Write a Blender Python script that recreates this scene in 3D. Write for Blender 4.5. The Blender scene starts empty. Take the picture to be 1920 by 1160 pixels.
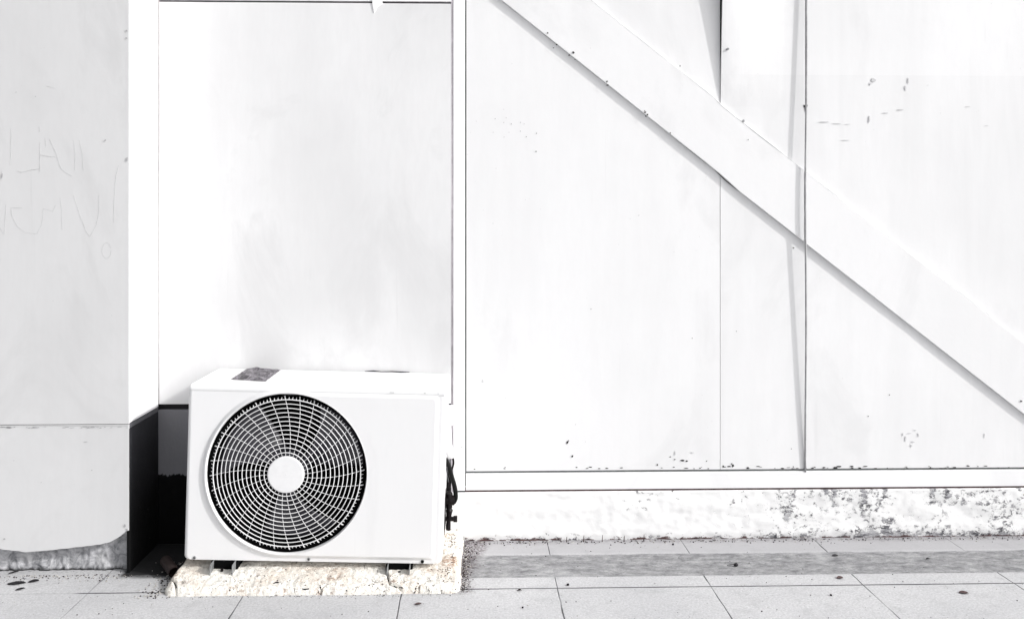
import bpy, bmesh, math, random
from mathutils import Vector, Matrix, noise as mn
R = math.radians
random.seed(7)

# ------------------------------------------------------------------ camera, sky, sun
scene = bpy.context.scene
F, CX, HY, YAW, HC = 1500.0, 929.0, 427.0, 0.024, 1.10
cam_d = bpy.data.cameras.new('camera')
cam = bpy.data.objects.new('camera', cam_d)
scene.collection.objects.link(cam)
cam.location = (0, 0, HC)
cam.rotation_euler = (R(90), 0, -YAW)
cam_d.sensor_width = 36.0
cam_d.lens = 36.0 * F / 1920.0
cam_d.shift_x = (960 - CX) / 1920.0
cam_d.shift_y = -(580 - HY) / 1920.0
cam_d.clip_start = 0.05
cam_d.clip_end = 400
scene.camera = cam

SUN = Vector((2.6, -1.0, 1.54)).normalized()          # towards the sun
elev = math.asin(SUN.z)
world = bpy.data.worlds.new('World'); scene.world = world
world.use_nodes = True
wn = world.node_tree.nodes; wl = world.node_tree.links
bg = wn['Background']; bg.inputs['Strength'].default_value = 0.15
sky = wn.new('ShaderNodeTexSky'); sky.sky_type = 'NISHITA'; sky.sun_disc = False
sky.sun_elevation = elev; sky.sun_rotation = math.atan2(SUN.x, SUN.y)
sky.dust_density = 3.0; sky.air_density = 0.7; sky.ozone_density = 0.6
hs = wn.new('ShaderNodeHueSaturation'); hs.inputs['Saturation'].default_value = 0.10
wl.new(sky.outputs[0], hs.inputs['Color']); wl.new(hs.outputs[0], bg.inputs['Color'])
sd = bpy.data.lights.new('sun', 'SUN'); sd.energy = 2.2; sd.angle = R(1.0); sd.color = (1.0, 0.985, 0.965)
sun = bpy.data.objects.new('sun', sd); scene.collection.objects.link(sun)
sun.rotation_euler = SUN.to_track_quat('Z', 'Y').to_euler(); sun.location = (6, -3, 5)
scene.view_settings.view_transform = 'Standard'
scene.view_settings.look = 'None'
scene.view_settings.gamma = 1.0
scene.view_settings.exposure = 0.34

# ------------------------------------------------------------------ helpers
def ray(px, py):
    x, y, z = (px - CX) / F, 1.0, (HY - py) / F
    return Vector((x * math.cos(YAW) + y * math.sin(YAW), -x * math.sin(YAW) + y * math.cos(YAW), z))
def at(px, py, Y):
    d = ray(px, py); t = Y / d.y
    return Vector((d.x * t, Y, HC + d.z * t))
def floor(px, py, z=0.0):
    d = ray(px, py); t = (z - HC) / d.z
    return Vector((d.x * t, d.y * t, z))
def link(o, parent=None):
    scene.collection.objects.link(o)
    if parent is not None: o.parent = parent
    return o
def tag(o, label=None, cat=None, group=None, kind=None):
    if label: o['label'] = label
    if cat: o['category'] = cat
    if group: o['group'] = group
    if kind: o['kind'] = kind
    return o
def thing(name, loc, label, cat, group=None):
    e = bpy.data.objects.new(name, None); e.empty_display_size = 0.1
    e.location = loc; link(e); return tag(e, label, cat, group)

class MB:
    """collects vertices (world or local coordinates) and faces"""
    def __init__(s): s.v = []; s.f = []
    def add(s, vs, fs):
        b = len(s.v); s.v += [Vector(p) for p in vs]; s.f += [[i + b for i in f] for f in fs]
    def box(s, x0, x1, y0, y1, z0, z1):
        s.add([(x0,y0,z0),(x1,y0,z0),(x1,y1,z0),(x0,y1,z0),(x0,y0,z1),(x1,y0,z1),(x1,y1,z1),(x0,y1,z1)],
              [(0,3,2,1),(4,5,6,7),(0,1,5,4),(1,2,6,5),(2,3,7,6),(3,0,4,7)])
    def tube(s, pts, r, seg=10, closed=False, caps=True):
        pts = [Vector(p) for p in pts]; n = len(pts)
        rs = r if isinstance(r, (list, tuple)) else [r] * n
        vs = []; up = None
        for i, p in enumerate(pts):
            if closed: t = pts[(i + 1) % n] - pts[i - 1]
            else: t = pts[min(i + 1, n - 1)] - pts[max(i - 1, 0)]
            t.normalize()
            if up is None:
                up = Vector((0, 1, 0)) if abs(t.y) < 0.9 else Vector((1, 0, 0))
            a = up - t * up.dot(t); a.normalize(); up = a; b = t.cross(a)
            for k in range(seg):
                w = 2 * math.pi * k / seg
                vs.append(p + (a * math.cos(w) + b * math.sin(w)) * rs[i])
        fs = []
        for i in range(n if closed else n - 1):
            j = (i + 1) % n
            for k in range(seg):
                l = (k + 1) % seg
                fs.append((i*seg+k, i*seg+l, j*seg+l, j*seg+k))
        if caps and not closed:
            fs.append(tuple(range(seg))[::-1]); fs.append(tuple((n-1)*seg + k for k in range(seg)))
        s.add(vs, fs)
    def blob(s, c, rx, ry, rz, seed, flat=0.0, seg=7, rings=5, jit=0.25):
        rnd = random.Random(seed); vs = []; fs = []
        for i in range(rings + 1):
            th = math.pi * i / rings
            for k in range(seg):
                ph = 2 * math.pi * k / seg
                q = 1 + rnd.uniform(-jit, jit) if 0 < i < rings else 1
                vs.append((c[0] + rx*q*math.sin(th)*math.cos(ph), c[1] + ry*q*math.sin(th)*math.sin(ph), c[2] + rz*q*math.cos(th)))
        for i in range(rings):
            for k in range(seg):
                l = (k + 1) % seg
                fs.append((i*seg+k, (i+1)*seg+k, (i+1)*seg+l, i*seg+l))
        s.add(vs, fs)
    def build(s, name, mat, parent=None, smooth=False, off=None, bevel=0, weld=False):
        o = Vector((0, 0, 0)) if off is None else Vector(off)
        me = bpy.data.meshes.new(name)
        me.from_pydata([tuple(p - o) for p in s.v], [], s.f)
        bm = bmesh.new(); bm.from_mesh(me)
        if weld: bmesh.ops.remove_doubles(bm, verts=bm.verts, dist=1e-6)
        bmesh.ops.recalc_face_normals(bm, faces=bm.faces)
        bm.to_mesh(me); bm.free()
        me.materials.append(mat)
        ob = bpy.data.objects.new(name, me); link(ob, parent)
        if parent is None and off is not None: ob.location = o
        if smooth:
            for p in me.polygons: p.use_smooth = True
        if bevel:
            m = ob.modifiers.new('bevel', 'BEVEL'); m.width = bevel; m.segments = 3; m.limit_method = 'ANGLE'; m.angle_limit = R(35)
            for p in me.polygons: p.use_smooth = True
            m2 = ob.modifiers.new('wn', 'WEIGHTED_NORMAL'); m2.keep_sharp = True
        return ob

def grid_panel(mb, x0, x1, z0, z1, Y, nx, nz, t, warp=None, zlow=None):
    """thin slab facing the camera; warp(x,z)->dY; zlow(x)->bottom edge height"""
    vs = []
    for back in (0, 1):
        for j in range(nz + 1):
            for i in range(nx + 1):
                x = x0 + (x1 - x0) * i / nx
                zb = zlow(x) if zlow else z0
                z = zb + (z1 - zb) * j / nz
                w = warp(x, z) if warp else 0
                vs.append((x, Y + w + (t if back else 0), z))
    n = (nx + 1) * (nz + 1); fs = []
    q = lambda i, j, b: b * n + j * (nx + 1) + i
    for j in range(nz):
        for i in range(nx):
            fs.append((q(i,j,0), q(i+1,j,0), q(i+1,j+1,0), q(i,j+1,0)))
            fs.append((q(i,j,1), q(i,j+1,1), q(i+1,j+1,1), q(i+1,j,1)))
    for i in range(nx):
        fs.append((q(i,0,0), q(i,0,1), q(i+1,0,1), q(i+1,0,0)))
        fs.append((q(i,nz,0), q(i+1,nz,0), q(i+1,nz,1), q(i,nz,1)))
    for j in range(nz):
        fs.append((q(0,j,0), q(0,j+1,0), q(0,j+1,1), q(0,j,1)))
        fs.append((q(nx,j,0), q(nx,j,1), q(nx,j+1,1), q(nx,j+1,0)))
    mb.add(vs, fs)

# ---- node helper
class NT:
    def __init__(s, name, rough=0.6, spec=0.4):
        s.m = bpy.data.materials.new(name); s.m.use_nodes = True
        s.t = s.m.node_tree; s.b = s.t.nodes['Principled BSDF']
        s.b.inputs['Roughness'].default_value = rough
        s.b.inputs['Specular IOR Level'].default_value = spec
        g = s.n('ShaderNodeNewGeometry'); s.pos = g.outputs['Position']
        tc = s.n('ShaderNodeTexCoord'); s.obj = tc.outputs['Object']
    def n(s, k, **kw):
        x = s.t.nodes.new(k)
        for a, v in kw.items(): setattr(x, a, v)
        return x
    def put(s, sock, v):
        if hasattr(v, 'links') or isinstance(v, bpy.types.NodeSocket): s.t.links.new(v, sock)
        else: sock.default_value = v
    def math(s, op, a, b=0.0, c=0.0, clamp=False):
        x = s.n('ShaderNodeMath', operation=op, use_clamp=clamp)
        s.put(x.inputs[0], a); s.put(x.inputs[1], b); s.put(x.inputs[2], c); return x.outputs[0]
    def scale(s, v, sc, loc=(0, 0, 0)):
        x = s.n('ShaderNodeMapping'); s.put(x.inputs['Vector'], v)
        x.inputs['Scale'].default_value = sc; x.inputs['Location'].default_value = loc; return x.outputs[0]
    def noise(s, v, scale, detail=4, rough=0.55, dist=0.0):
        x = s.n('ShaderNodeTexNoise'); s.put(x.inputs['Vector'], v)
        x.inputs['Scale'].default_value = scale; x.inputs['Detail'].default_value = detail
        x.inputs['Roughness'].default_value = rough; x.inputs['Distortion'].default_value = dist
        return x.outputs['Fac']
    def voro(s, v, scale, feature='F1'):
        x = s.n('ShaderNodeTexVoronoi', feature=feature); s.put(x.inputs['Vector'], v)
        x.inputs['Scale'].default_value = scale; return x.outputs['Distance']
    def ramp(s, v, a, b, lo=0.0, hi=1.0):
        x = s.n('ShaderNodeMapRange'); x.clamp = True
        s.put(x.inputs[0], v); s.put(x.inputs[1], a); s.put(x.inputs[2], b); s.put(x.inputs[3], lo); s.put(x.inputs[4], hi)
        return x.outputs[0]
    def mix(s, f, a, b):
        x = s.n('ShaderNodeMix', data_type='RGBA'); s.put(x.inputs[0], f)
        for sock, v in ((x.inputs[6], a), (x.inputs[7], b)):
            if isinstance(v, tuple) and len(v) == 3: v = (*v, 1)
            s.put(sock, v)
        return x.outputs[2]
    def xyz(s, v):
        x = s.n('ShaderNodeSeparateXYZ'); s.put(x.inputs[0], v); return x.outputs
    def bump(s, h, strength, dist=0.002, prev=None):
        x = s.n('ShaderNodeBump'); s.put(x.inputs['Height'], h)
        x.inputs['Strength'].default_value = strength; x.inputs['Distance'].default_value = dist
        if prev is not None: s.put(x.inputs['Normal'], prev)
        return x.outputs[0]
    def done(s, color=None, normal=None, rough=None):
        if color is not None:
            if isinstance(color, tuple): color = (*color[:3], 1)
            s.put(s.b.inputs['Base Color'], color)
        if normal is not None: s.put(s.b.inputs['Normal'], normal)
        if rough is not None: s.put(s.b.inputs['Roughness'], rough)
        return s.m

def g3(v, tint=(1.0, 1.0, 1.01)): return (v * tint[0], v * tint[1], v * tint[2])

def paint(name, base, stain, cover=0.5, rough=0.55, specks=0.0, seed=0.0, streak=1.0, bump=0.25, chip=(0.10, 0.10, 0.10), zline=None):
    """weathered painted board or sheet"""
    k = NT(name, rough, 0.35)
    p = k.scale(k.pos, (1, 1, 1), (seed, seed * 1.7, seed * 0.6))
    big = k.noise(p, 1.6, 4, 0.5)
    st = k.noise(k.scale(p, (9.0, 9.0, 0.9)), 1.0, 5, 0.6, 0.4)
    m = k.math('ADD', k.math('MULTIPLY', big, 1.0), k.math('MULTIPLY', st, 0.7 * streak))
    m = k.ramp(m, 0.62 + 0.35 * streak - cover * 0.35, 1.0 + 0.35 * streak - cover * 0.35)
    col = k.mix(m, g3(base), g3(stain))
    fine = k.ramp(k.noise(k.scale(p, (1, 1, 0.25)), 60, 3, 0.6), 0.35, 0.75, 0.0, 0.25)
    col = k.mix(fine, col, g3(stain))
    # faint vertical runs and horizontal scuffs
    runs = k.noise(k.scale(p, (38, 38, 0.7)), 1.0, 3, 0.6, 0.2)
    rm = k.math('MULTIPLY', k.ramp(runs, 0.66, 0.74), k.ramp(k.noise(p, 3.1, 2), 0.52, 0.66, 0.0, 0.45))
    col = k.mix(rm, col, g3(stain * 0.88))
    # smeary clouds of thin old paint
    cl = k.noise(k.scale(p, (2.6, 2.6, 1.5)), 1.0, 7, 0.62, 0.9)
    col = k.mix(k.ramp(cl, 0.54, 0.64, 0.0, 0.55), col, g3(stain * 0.955))
    if zline:
        zz_ = k.xyz(k.pos)[2]
        hm = k.math('MULTIPLY', k.ramp(zz_, zline + 0.001, zline - 0.001), k.ramp(zz_, zline - 0.8, zline))
        col = k.mix(k.math('MULTIPLY', hm, k.ramp(st, 0.35, 0.62, 0.05, 0.42)), col, g3(stain * 0.95))
    if specks > 0:
        a = k.noise(p, 170, 2, 0.5); b = k.noise(p, 5.0, 3, 0.6)
        sp = k.math('MULTIPLY', k.ramp(a, 0.80 - specks * 0.05, 0.83 - specks * 0.05), k.ramp(b, 0.54, 0.60))
        col = k.mix(k.math('MULTIPLY', sp, 0.8), col, (*chip,))
    h = k.math('ADD', k.noise(p, 40, 5, 0.6), k.math('MULTIPLY', k.noise(p, 6, 3), 2.5))
    return k.done(col, k.bump(h, bump, 0.0012), k.ramp(big, 0.3, 0.7, rough - 0.08, rough + 0.1))

def plain(name, col, rough=0.6, spec=0.4, metallic=0.0, var=0.25, scale=30, bump=0.15):
    k = NT(name, rough, spec); k.b.inputs['Metallic'].default_value = metallic
    nz = k.noise(k.obj, scale, 5, 0.6)
    c2 = tuple(max(0, c * (1 - var)) for c in col)
    return k.done(k.mix(k.ramp(nz, 0.3, 0.7), col, c2), k.bump(k.noise(k.obj, scale * 4, 3), bump, 0.001))

M_WALL  = paint('white_board_paint', 0.80, 0.745, 0.45, 0.6, specks=0.6, seed=1.0)
M_WALL2 = paint('white_board_paint_scuffed', 0.80, 0.73, 0.65, 0.6, specks=0.6, seed=5.3, zline=1.642)
M_BRACE = paint('white_brace_paint', 0.80, 0.75, 0.35, 0.5, specks=0.5, seed=9.1, streak=0.5)
M_TRIM  = paint('white_trim_paint', 0.86, 0.81, 0.3, 0.5, specks=0.3, seed=3.7, streak=0.5)
M_SHEET = paint('white_sheet_paint', 0.745, 0.645, 0.66, 0.42, specks=0.0, seed=7.2, streak=0.4, bump=0.12)
M_PIER  = paint('pale_grey_paint', 0.640, 0.575, 0.55, 0.5, specks=0.4, seed=2.1, streak=0.5)
M_PIERS = paint('pier_side_paint', 0.82, 0.78, 0.3, 0.5, specks=0.0, seed=4.4, streak=0.4)
M_GAP   = plain('dark_joint', (0.030, 0.030, 0.032), 0.9, 0.1)
M_GREYG = plain('grey_sealant', (0.16, 0.17, 0.17), 0.8, 0.2, scale=60)
M_RUSTG = plain('reddish_joint', (0.15, 0.105, 0.105), 0.9, 0.1, var=0.6, scale=40)
M_CHIP  = plain('bare_chip', (0.045, 0.043, 0.045), 0.9, 0.1)
M_CHIPL = plain('worn_chip', (0.48, 0.48, 0.49), 0.9, 0.1)
M_SCUFF = plain('scuffed_paint', (0.63, 0.63, 0.64), 0.9, 0.1, var=0.12, scale=60)
M_ROD   = plain('grey_painted_cable', (0.42, 0.42, 0.43), 0.55, 0.4, var=0.4)
M_CASE  = paint('enamelled_casing', 0.775, 0.74, 0.35, 0.36, specks=0.0, seed=11.0, streak=0.2, bump=0.03)
M_LID   = paint('enamelled_lid', 0.80, 0.76, 0.35, 0.36, specks=0.0, seed=12.0, streak=0.2, bump=0.03)
M_WIRE  = plain('white_wire', (0.80, 0.80, 0.81), 0.35, 0.5, var=0.08)
M_BLACK = plain('black_interior', (0.004, 0.004, 0.0045), 0.9, 0.05)
M_BLADE = plain('grey_fan_plastic', (0.050, 0.048, 0.060), 0.28, 0.6, var=0.15)
M_RUBB  = plain('black_rubber', (0.004, 0.004, 0.004), 0.5, 0.15)
M_VALVE = plain('tarnished_black_valve', (0.008, 0.005, 0.006), 0.42, 0.25, var=0.5, scale=90)
M_GALV  = plain('galvanised_steel', (0.36, 0.37, 0.38), 0.5, 0.5, metallic=0.5, var=0.5, scale=60)
M_TAPE  = plain('white_pipe_wrap', (0.83, 0.83, 0.83), 0.6, 0.3, var=0.08, scale=60, bump=0.5)
M_SCRAT = plain('pencil_grey_scratch', (0.56, 0.56, 0.57), 0.8, 0.2)
M_LEAF  = plain('dry_leaf', (0.13, 0.085, 0.085), 0.8, 0.2, var=0.5, scale=120)
M_GRIT  = plain('dark_grit', (0.055, 0.042, 0.042), 0.9, 0.1, var=0.7, scale=90)
M_CHALK = plain('pale_grit', (0.55, 0.53, 0.50), 0.9, 0.1, var=0.3, scale=90)
M_PIPE  = plain('brown_drain_pipe', (0.03, 0.02, 0.019), 0.6, 0.3)
M_RUST  = plain('rusty_iron', (0.055, 0.028, 0.025), 0.85, 0.2, var=0.6, scale=90)

# sticker
k = NT('weathered_foil', 0.45, 0.5)
st = k.noise(k.scale(k.obj, (1, 0.35, 1)), 70, 6, 0.7, 1.5)
M_STICK = k.done(k.mix(k.ramp(st, 0.42, 0.66), (0.030, 0.026, 0.032), (0.30, 0.28, 0.31)), k.bump(st, 0.8, 0.003))

# bitumen-like bare base with ragged edge, grey above; the side version is painted-in shade
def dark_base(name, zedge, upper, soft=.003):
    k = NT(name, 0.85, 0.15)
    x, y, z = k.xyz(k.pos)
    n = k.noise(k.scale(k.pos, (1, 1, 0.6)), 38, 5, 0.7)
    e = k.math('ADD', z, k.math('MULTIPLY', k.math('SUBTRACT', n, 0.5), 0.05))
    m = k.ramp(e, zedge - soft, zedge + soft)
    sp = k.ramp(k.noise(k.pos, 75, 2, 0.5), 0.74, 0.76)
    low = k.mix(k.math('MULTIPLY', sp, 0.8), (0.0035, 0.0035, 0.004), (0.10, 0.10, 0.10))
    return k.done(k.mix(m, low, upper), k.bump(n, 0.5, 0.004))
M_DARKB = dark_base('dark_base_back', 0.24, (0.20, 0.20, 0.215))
M_DARKS = dark_base('painted_shade_side', 0.30, (0.022, 0.022, 0.026), 0.13)

# plinth: white render flaking off
k = NT('flaking_plinth_render', 0.85, 0.2)
x, y, z = k.xyz(k.pos)
n1 = k.noise(k.pos, 7, 3, 0.6)
n2 = k.noise(k.scale(k.pos, (1, 1, 1.5)), 36, 9, 0.80, 0.25)
n3 = k.noise(k.scale(k.pos, (1, 1, 2.5)), 26, 6, 0.7, 0.4)
gx = k.ramp(x, 0.3, 1.35)                                       # the render is worn further right
zz = k.ramp(z, 0.0, 0.05, 0.10, 0.0)
thr = k.math('SUBTRACT', 0.665, k.math('ADD', k.math('MULTIPLY', gx, 0.112), k.math('ADD', zz, k.math('MULTIPLY', k.math('SUBTRACT', n1, 0.5), 0.45))))
m = k.ramp(k.math('SUBTRACT', n2, thr), 0.0, 0.035)
shade = k.mix(k.ramp(n3, 0.42, 0.58), (0.46, 0.46, 0.48), (0.07, 0.07, 0.08))
soft = k.math('MULTIPLY', k.ramp(k.math('SUBTRACT', n2, thr), -0.10, 0.0, 0.0, 0.16), gx)
col = k.mix(soft, (0.84, 0.84, 0.84), (0.50, 0.50, 0.52))
col = k.mix(m, col, shade)
# brown ragged foot and dirty top line
rb = k.math('SUBTRACT', z, k.math('MULTIPLY', k.ramp(k.noise(k.scale(k.pos, (1, 1, 2.2)), 17, 8, 0.8), 0.44, 0.80), k.ramp(x, 0.32, 0.24, 0.026, 0.052)))
col = k.mix(k.ramp(rb, 0.001, -0.003), col, k.mix(k.ramp(n3, 0.4, 0.6), (0.15, 0.09, 0.085), (0.06, 0.045, 0.05)))
tp = k.math('ADD', z, k.math('MULTIPLY', k.ramp(k.noise(k.scale(k.pos, (1, 1, 0.4)), 24, 5, 0.75), 0.58, 0.70), 0.012))
col = k.mix(k.ramp(tp, 0.1765, 0.1785), col, (0.07, 0.065, 0.07))
bp = k.bump(k.math('SUBTRACT', k.math('MULTIPLY', k.noise(k.pos, 30, 5), 0.5), m), 0.6, 0.004)
M_PLINTH = k.done(col, bp)

# rough concrete foot of the pier
k = NT('rough_concrete', 0.9, 0.2)
a = k.noise(k.pos, 28, 8, 0.7, 1.2); b = k.noise(k.pos, 11, 4, 0.6)
col = k.mix(k.ramp(a, 0.32, 0.62), (0.16, 0.165, 0.175), (0.52, 0.52, 0.54))
col = k.mix(k.ramp(b, 0.55, 0.72), col, (0.50, 0.50, 0.51))
x, y, z = k.xyz(k.pos)
col = k.mix(k.ramp(k.math('ADD', z, k.math('MULTIPLY', a, 0.02)), 0.022, 0.012), col, (0.04, 0.04, 0.042))
M_CONC = k.done(col, k.bump(a, 0.9, 0.006))

# mortar pad
k = NT('cream_mortar', 0.9, 0.15)
x, y, z = k.xyz(k.pos)
pits = k.voro(k.scale(k.pos, (1, 0.8, 1.2)), 115)
pn = k.noise(k.pos, 14, 4, 0.6)
pit = k.math('MULTIPLY', k.ramp(pits, 0.20, 0.10), k.ramp(pn, 0.50, 0.60))
pit2 = k.math('MULTIPLY', k.ramp(k.voro(k.pos, 34), 0.11, 0.08), 1.0)
right = k.math('MULTIPLY', k.ramp(x, -0.125, -0.10), k.ramp(x, -0.055, -0.075))
pit = k.math('MAXIMUM', pit, k.math('MULTIPLY', k.ramp(pits, 0.36, 0.24), k.math('MULTIPLY', right, k.ramp(k.noise(k.pos, 22, 3), 0.44, 0.52))))
warm = k.ramp(k.noise(k.pos, 9, 5, 0.65), 0.45, 0.70)
col = k.mix(warm, (0.88, 0.855, 0.80), (0.76, 0.67, 0.58))
stain = k.math('MULTIPLY', k.ramp(k.noise(k.pos, 55, 6, 0.75), 0.52, 0.62), k.ramp(k.noise(k.pos, 8, 2), 0.48, 0.62))
col = k.mix(k.math('MULTIPLY', stain, 0.75), col, (0.36, 0.24, 0.18))
# rust patch by the right end of the unit
d = k.n('ShaderNodeVectorMath', operation='DISTANCE'); k.put(d.inputs[0], k.scale(k.pos, (1.0, 0.8, 0.1))); d.inputs[1].default_value = (-0.083, 2.57 * 0.8, 0.004)
rust = k.math('MULTIPLY', k.ramp(d.outputs['Value'], 0.045, 0.02), k.ramp(k.noise(k.pos, 90, 5, 0.7), 0.40, 0.56))
col = k.mix(k.math('MULTIPLY', rust, 0.85), col, (0.30, 0.17, 0.10))
wv = k.n('ShaderNodeVectorMath', operation='ADD'); wn_ = k.n('ShaderNodeTexNoise'); k.put(wn_.inputs['Vector'], k.pos); wn_.inputs['Scale'].default_value = 34; wn_.inputs['Detail'].default_value = 5
ws = k.n('ShaderNodeVectorMath', operation='SCALE'); k.put(ws.inputs[0], wn_.outputs['Color']); ws.inputs['Scale'].default_value = 0.035
k.put(wv.inputs[0], k.pos); k.put(wv.inputs[1], ws.outputs[0])
ce = k.voro(k.scale(wv.outputs[0], (1, 1, 1)), 30, 'DISTANCE_TO_EDGE')
ckm = k.math('MULTIPLY', k.ramp(ce, 0.035, 0.010), k.ramp(k.noise(k.pos, 31, 5, 0.7), 0.555, 0.63))
col = k.mix(k.math('MULTIPLY', ckm, 0.7), col, (0.13, 0.09, 0.075))
pit = k.math('MAXIMUM', pit, ckm)
col = k.mix(k.math('MAXIMUM', k.math('MULTIPLY', pit, k.ramp(ckm, 0.5, 0.0)), pit2), col, (0.07, 0.045, 0.04))
h = k.math('SUBTRACT', k.math('MULTIPLY', k.noise(k.pos, 60, 6, 0.7), 1.0), pit)
M_PAD = k.done(col, k.bump(h, 1.0, 0.009))

# ------------------------------------------------------------------ key depths
YW = 2.815
YP = YW * at(297, 900, 1.0).x / at(242, 900, 1.0).x                                  # front of the pier
JY = floor(1400, 1098).y                                 # long joint of the paving
JX0 = floor(1058, 1160).x; JDX = (floor(1688, 1160).x - JX0) / 2.0
B0, B1 = floor(1400, 1077.5).y, floor(1400, 1036).y      # dirty cement band
XPI = at(242, 900, YP).x                                 # pier's outer corner
print('YP', YP, 'JY', JY, 'joint x', JX0, JDX, 'band', B0, B1, 'XPI', XPI, at(300, 900, YW).x)

# ------------------------------------------------------------------ ground
k = NT('paving', 0.9, 0.08)
x, y, z = k.xyz(k.pos)
wob = k.math('MULTIPLY', k.math('SUBTRACT', k.noise(k.pos, 9, 4), 0.5), 0.006)
fx = k.math('FRACT', k.math('ADD', k.math('DIVIDE', k.math('SUBTRACT', k.math('ADD', x, wob), JX0), JDX), 100.5))
fy = k.math('FRACT', k.math('ADD', k.math('DIVIDE', k.math('SUBTRACT', k.math('ADD', y, wob), JY), JDX), 100.5))
dx = k.math('MULTIPLY', k.math('ABSOLUTE', k.math('SUBTRACT', fx, 0.5)), JDX)
dy = k.math('MULTIPLY', k.math('ABSOLUTE', k.math('SUBTRACT', fy, 0.5)), JDX)
jn = k.ramp(k.noise(k.pos, 5, 3), 0.35, 0.65, 0.0009, 0.0022)
jx = k.math('MULTIPLY', k.ramp(k.math('SUBTRACT', dx, jn), 0.0008, -0.0004), k.ramp(k.noise(k.pos, 4.0, 2), 0.36, 0.5, 0.3, 1.0))
jy = k.ramp(k.math('SUBTRACT', dy, k.math('ADD', jn, 0.0011)), 0.0010, -0.0004)
near_pier = k.math('MULTIPLY', k.ramp(x, -0.95, -1.10), 1.0)
jy = k.math('MULTIPLY', jy, k.math('SUBTRACT', 1.0, k.math('MULTIPLY', k.ramp(x, -1.19, -1.22), 0.85)))
joint = k.math('MAXIMUM', jx, jy)
col0 = None; fine = k.noise(k.pos, 150, 4, 0.85); mid = k.noise(k.pos, 30, 5, 0.6); big = k.noise(k.pos, 3.2, 4, 0.55)
col = k.mix(k.ramp(big, 0.35, 0.65), (0.57, 0.572, 0.585), (0.64, 0.64, 0.65))
col = k.mix(k.ramp(fine, 0.35, 0.72, 0.0, 0.75), col, (0.27, 0.27, 0.28))
col = k.mix(k.ramp(mid, 0.56, 0.75, 0.0, 0.30), col, (0.27, 0.27, 0.28))
# dirty cement band along the wall; the strip behind it is dirtier than the open slabs
backm = k.math('MULTIPLY', k.ramp(y, B1 - 0.01, B1 + 0.02, 0.0, 0.75), k.ramp(x, -0.08, -0.07))
col = k.mix(backm, col, (0.40, 0.395, 0.41))
col = k.mix(k.ramp(k.noise(k.pos, 13, 6, 0.7), 0.52, 0.68, 0.0, 0.35), col, (0.33, 0.33, 0.34))
edge = k.math('MULTIPLY', k.math('SUBTRACT', k.noise(k.scale(k.pos, (1, 2.5, 1)), 9, 6, 0.7), 0.5), 0.035)
ye = k.math('ADD', y, edge)
ye0 = k.math('ADD', y, k.math('MULTIPLY', edge, 0.18))
band = k.math('MULTIPLY', k.ramp(ye0, B0 - 0.001, B0 + 0.002), k.ramp(ye, B1 + 0.004, B1 - 0.004))
bandx = k.math('MULTIPLY', band, k.ramp(x, -0.08, -0.07))
bs = k.noise(k.scale(k.pos, (9, 19, 1)), 1.9, 10, 0.84, 0.15)
bcol = k.mix(k.ramp(bs, 0.38, 0.62), (0.10, 0.102, 0.11), (0.47, 0.47, 0.475))
bcol = k.mix(k.ramp(fine, 0.3, 0.7, 0.0, 0.5), bcol, (0.17, 0.17, 0.18))
bpatch = k.ramp(k.noise(k.pos, 2.3, 4, 0.6), 0.56, 0.68, 0.92, 0.45)
joint = k.math('MULTIPLY', joint, k.math('SUBTRACT', 1.0, k.math('MULTIPLY', bandx, 0.93)))
col = k.mix(k.math('MULTIPLY', bandx, bpatch), col, bcol)
# purplish soil at the back and beside the pad
soil = k.math('MULTIPLY', k.ramp(k.math('ADD', k.math('MULTIPLY', y, 1.0), k.math('MULTIPLY', edge, 1.3)), YW - 0.045, YW - 0.02), k.ramp(k.noise(k.pos, 60, 5, 0.7), 0.42, 0.58))
col = k.mix(k.math('MULTIPLY', soil, 0.35), col, (0.10, 0.08, 0.09))
sx = k.math('ADD', x, k.math('MULTIPLY', k.math('SUBTRACT', k.noise(k.pos, 16, 5, 0.7), 0.5), 0.09))
sl = k.math('ADD', sx, k.math('MULTIPLY', k.ramp(y, 2.55, 2.78), -0.06))
s2 = k.math('MULTIPLY', k.math('MULTIPLY', k.ramp(sl, 0.0, -0.035), k.ramp(x, -0.16, -0.12)), k.ramp(y, 2.40, 2.43))
s2 = k.math('MULTIPLY', s2, k.ramp(k.noise(k.pos, 110, 4, 0.7), 0.40, 0.58))
col = k.mix(k.math('MULTIPLY', s2, 0.8), col, (0.085, 0.06, 0.065))
# dark leaf-shaped damp marks by the pier
dm = k.noise(k.scale(k.pos, (26, 75, 1)), 1.0, 5, 0.62, 0.6)
dmm = k.math('MULTIPLY', k.ramp(dm, 0.60, 0.66), k.math('MULTIPLY', k.ramp(x, -1.15, -1.32), k.ramp(y, 2.44, 2.52)))
col = k.mix(k.math('MULTIPLY', dmm, 0.6), col, (0.10, 0.10, 0.11))
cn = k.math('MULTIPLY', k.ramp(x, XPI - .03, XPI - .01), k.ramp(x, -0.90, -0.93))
cor = k.math('MULTIPLY', k.ramp(k.math('ADD', y, k.math('MULTIPLY', edge, 1.5)), 2.535, 2.565), cn)  # shade on the corner floor beside the pad, painted near-black
col = k.mix(k.math('MULTIPLY', cor, 0.95), col, (0.006, 0.006, 0.007))
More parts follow.
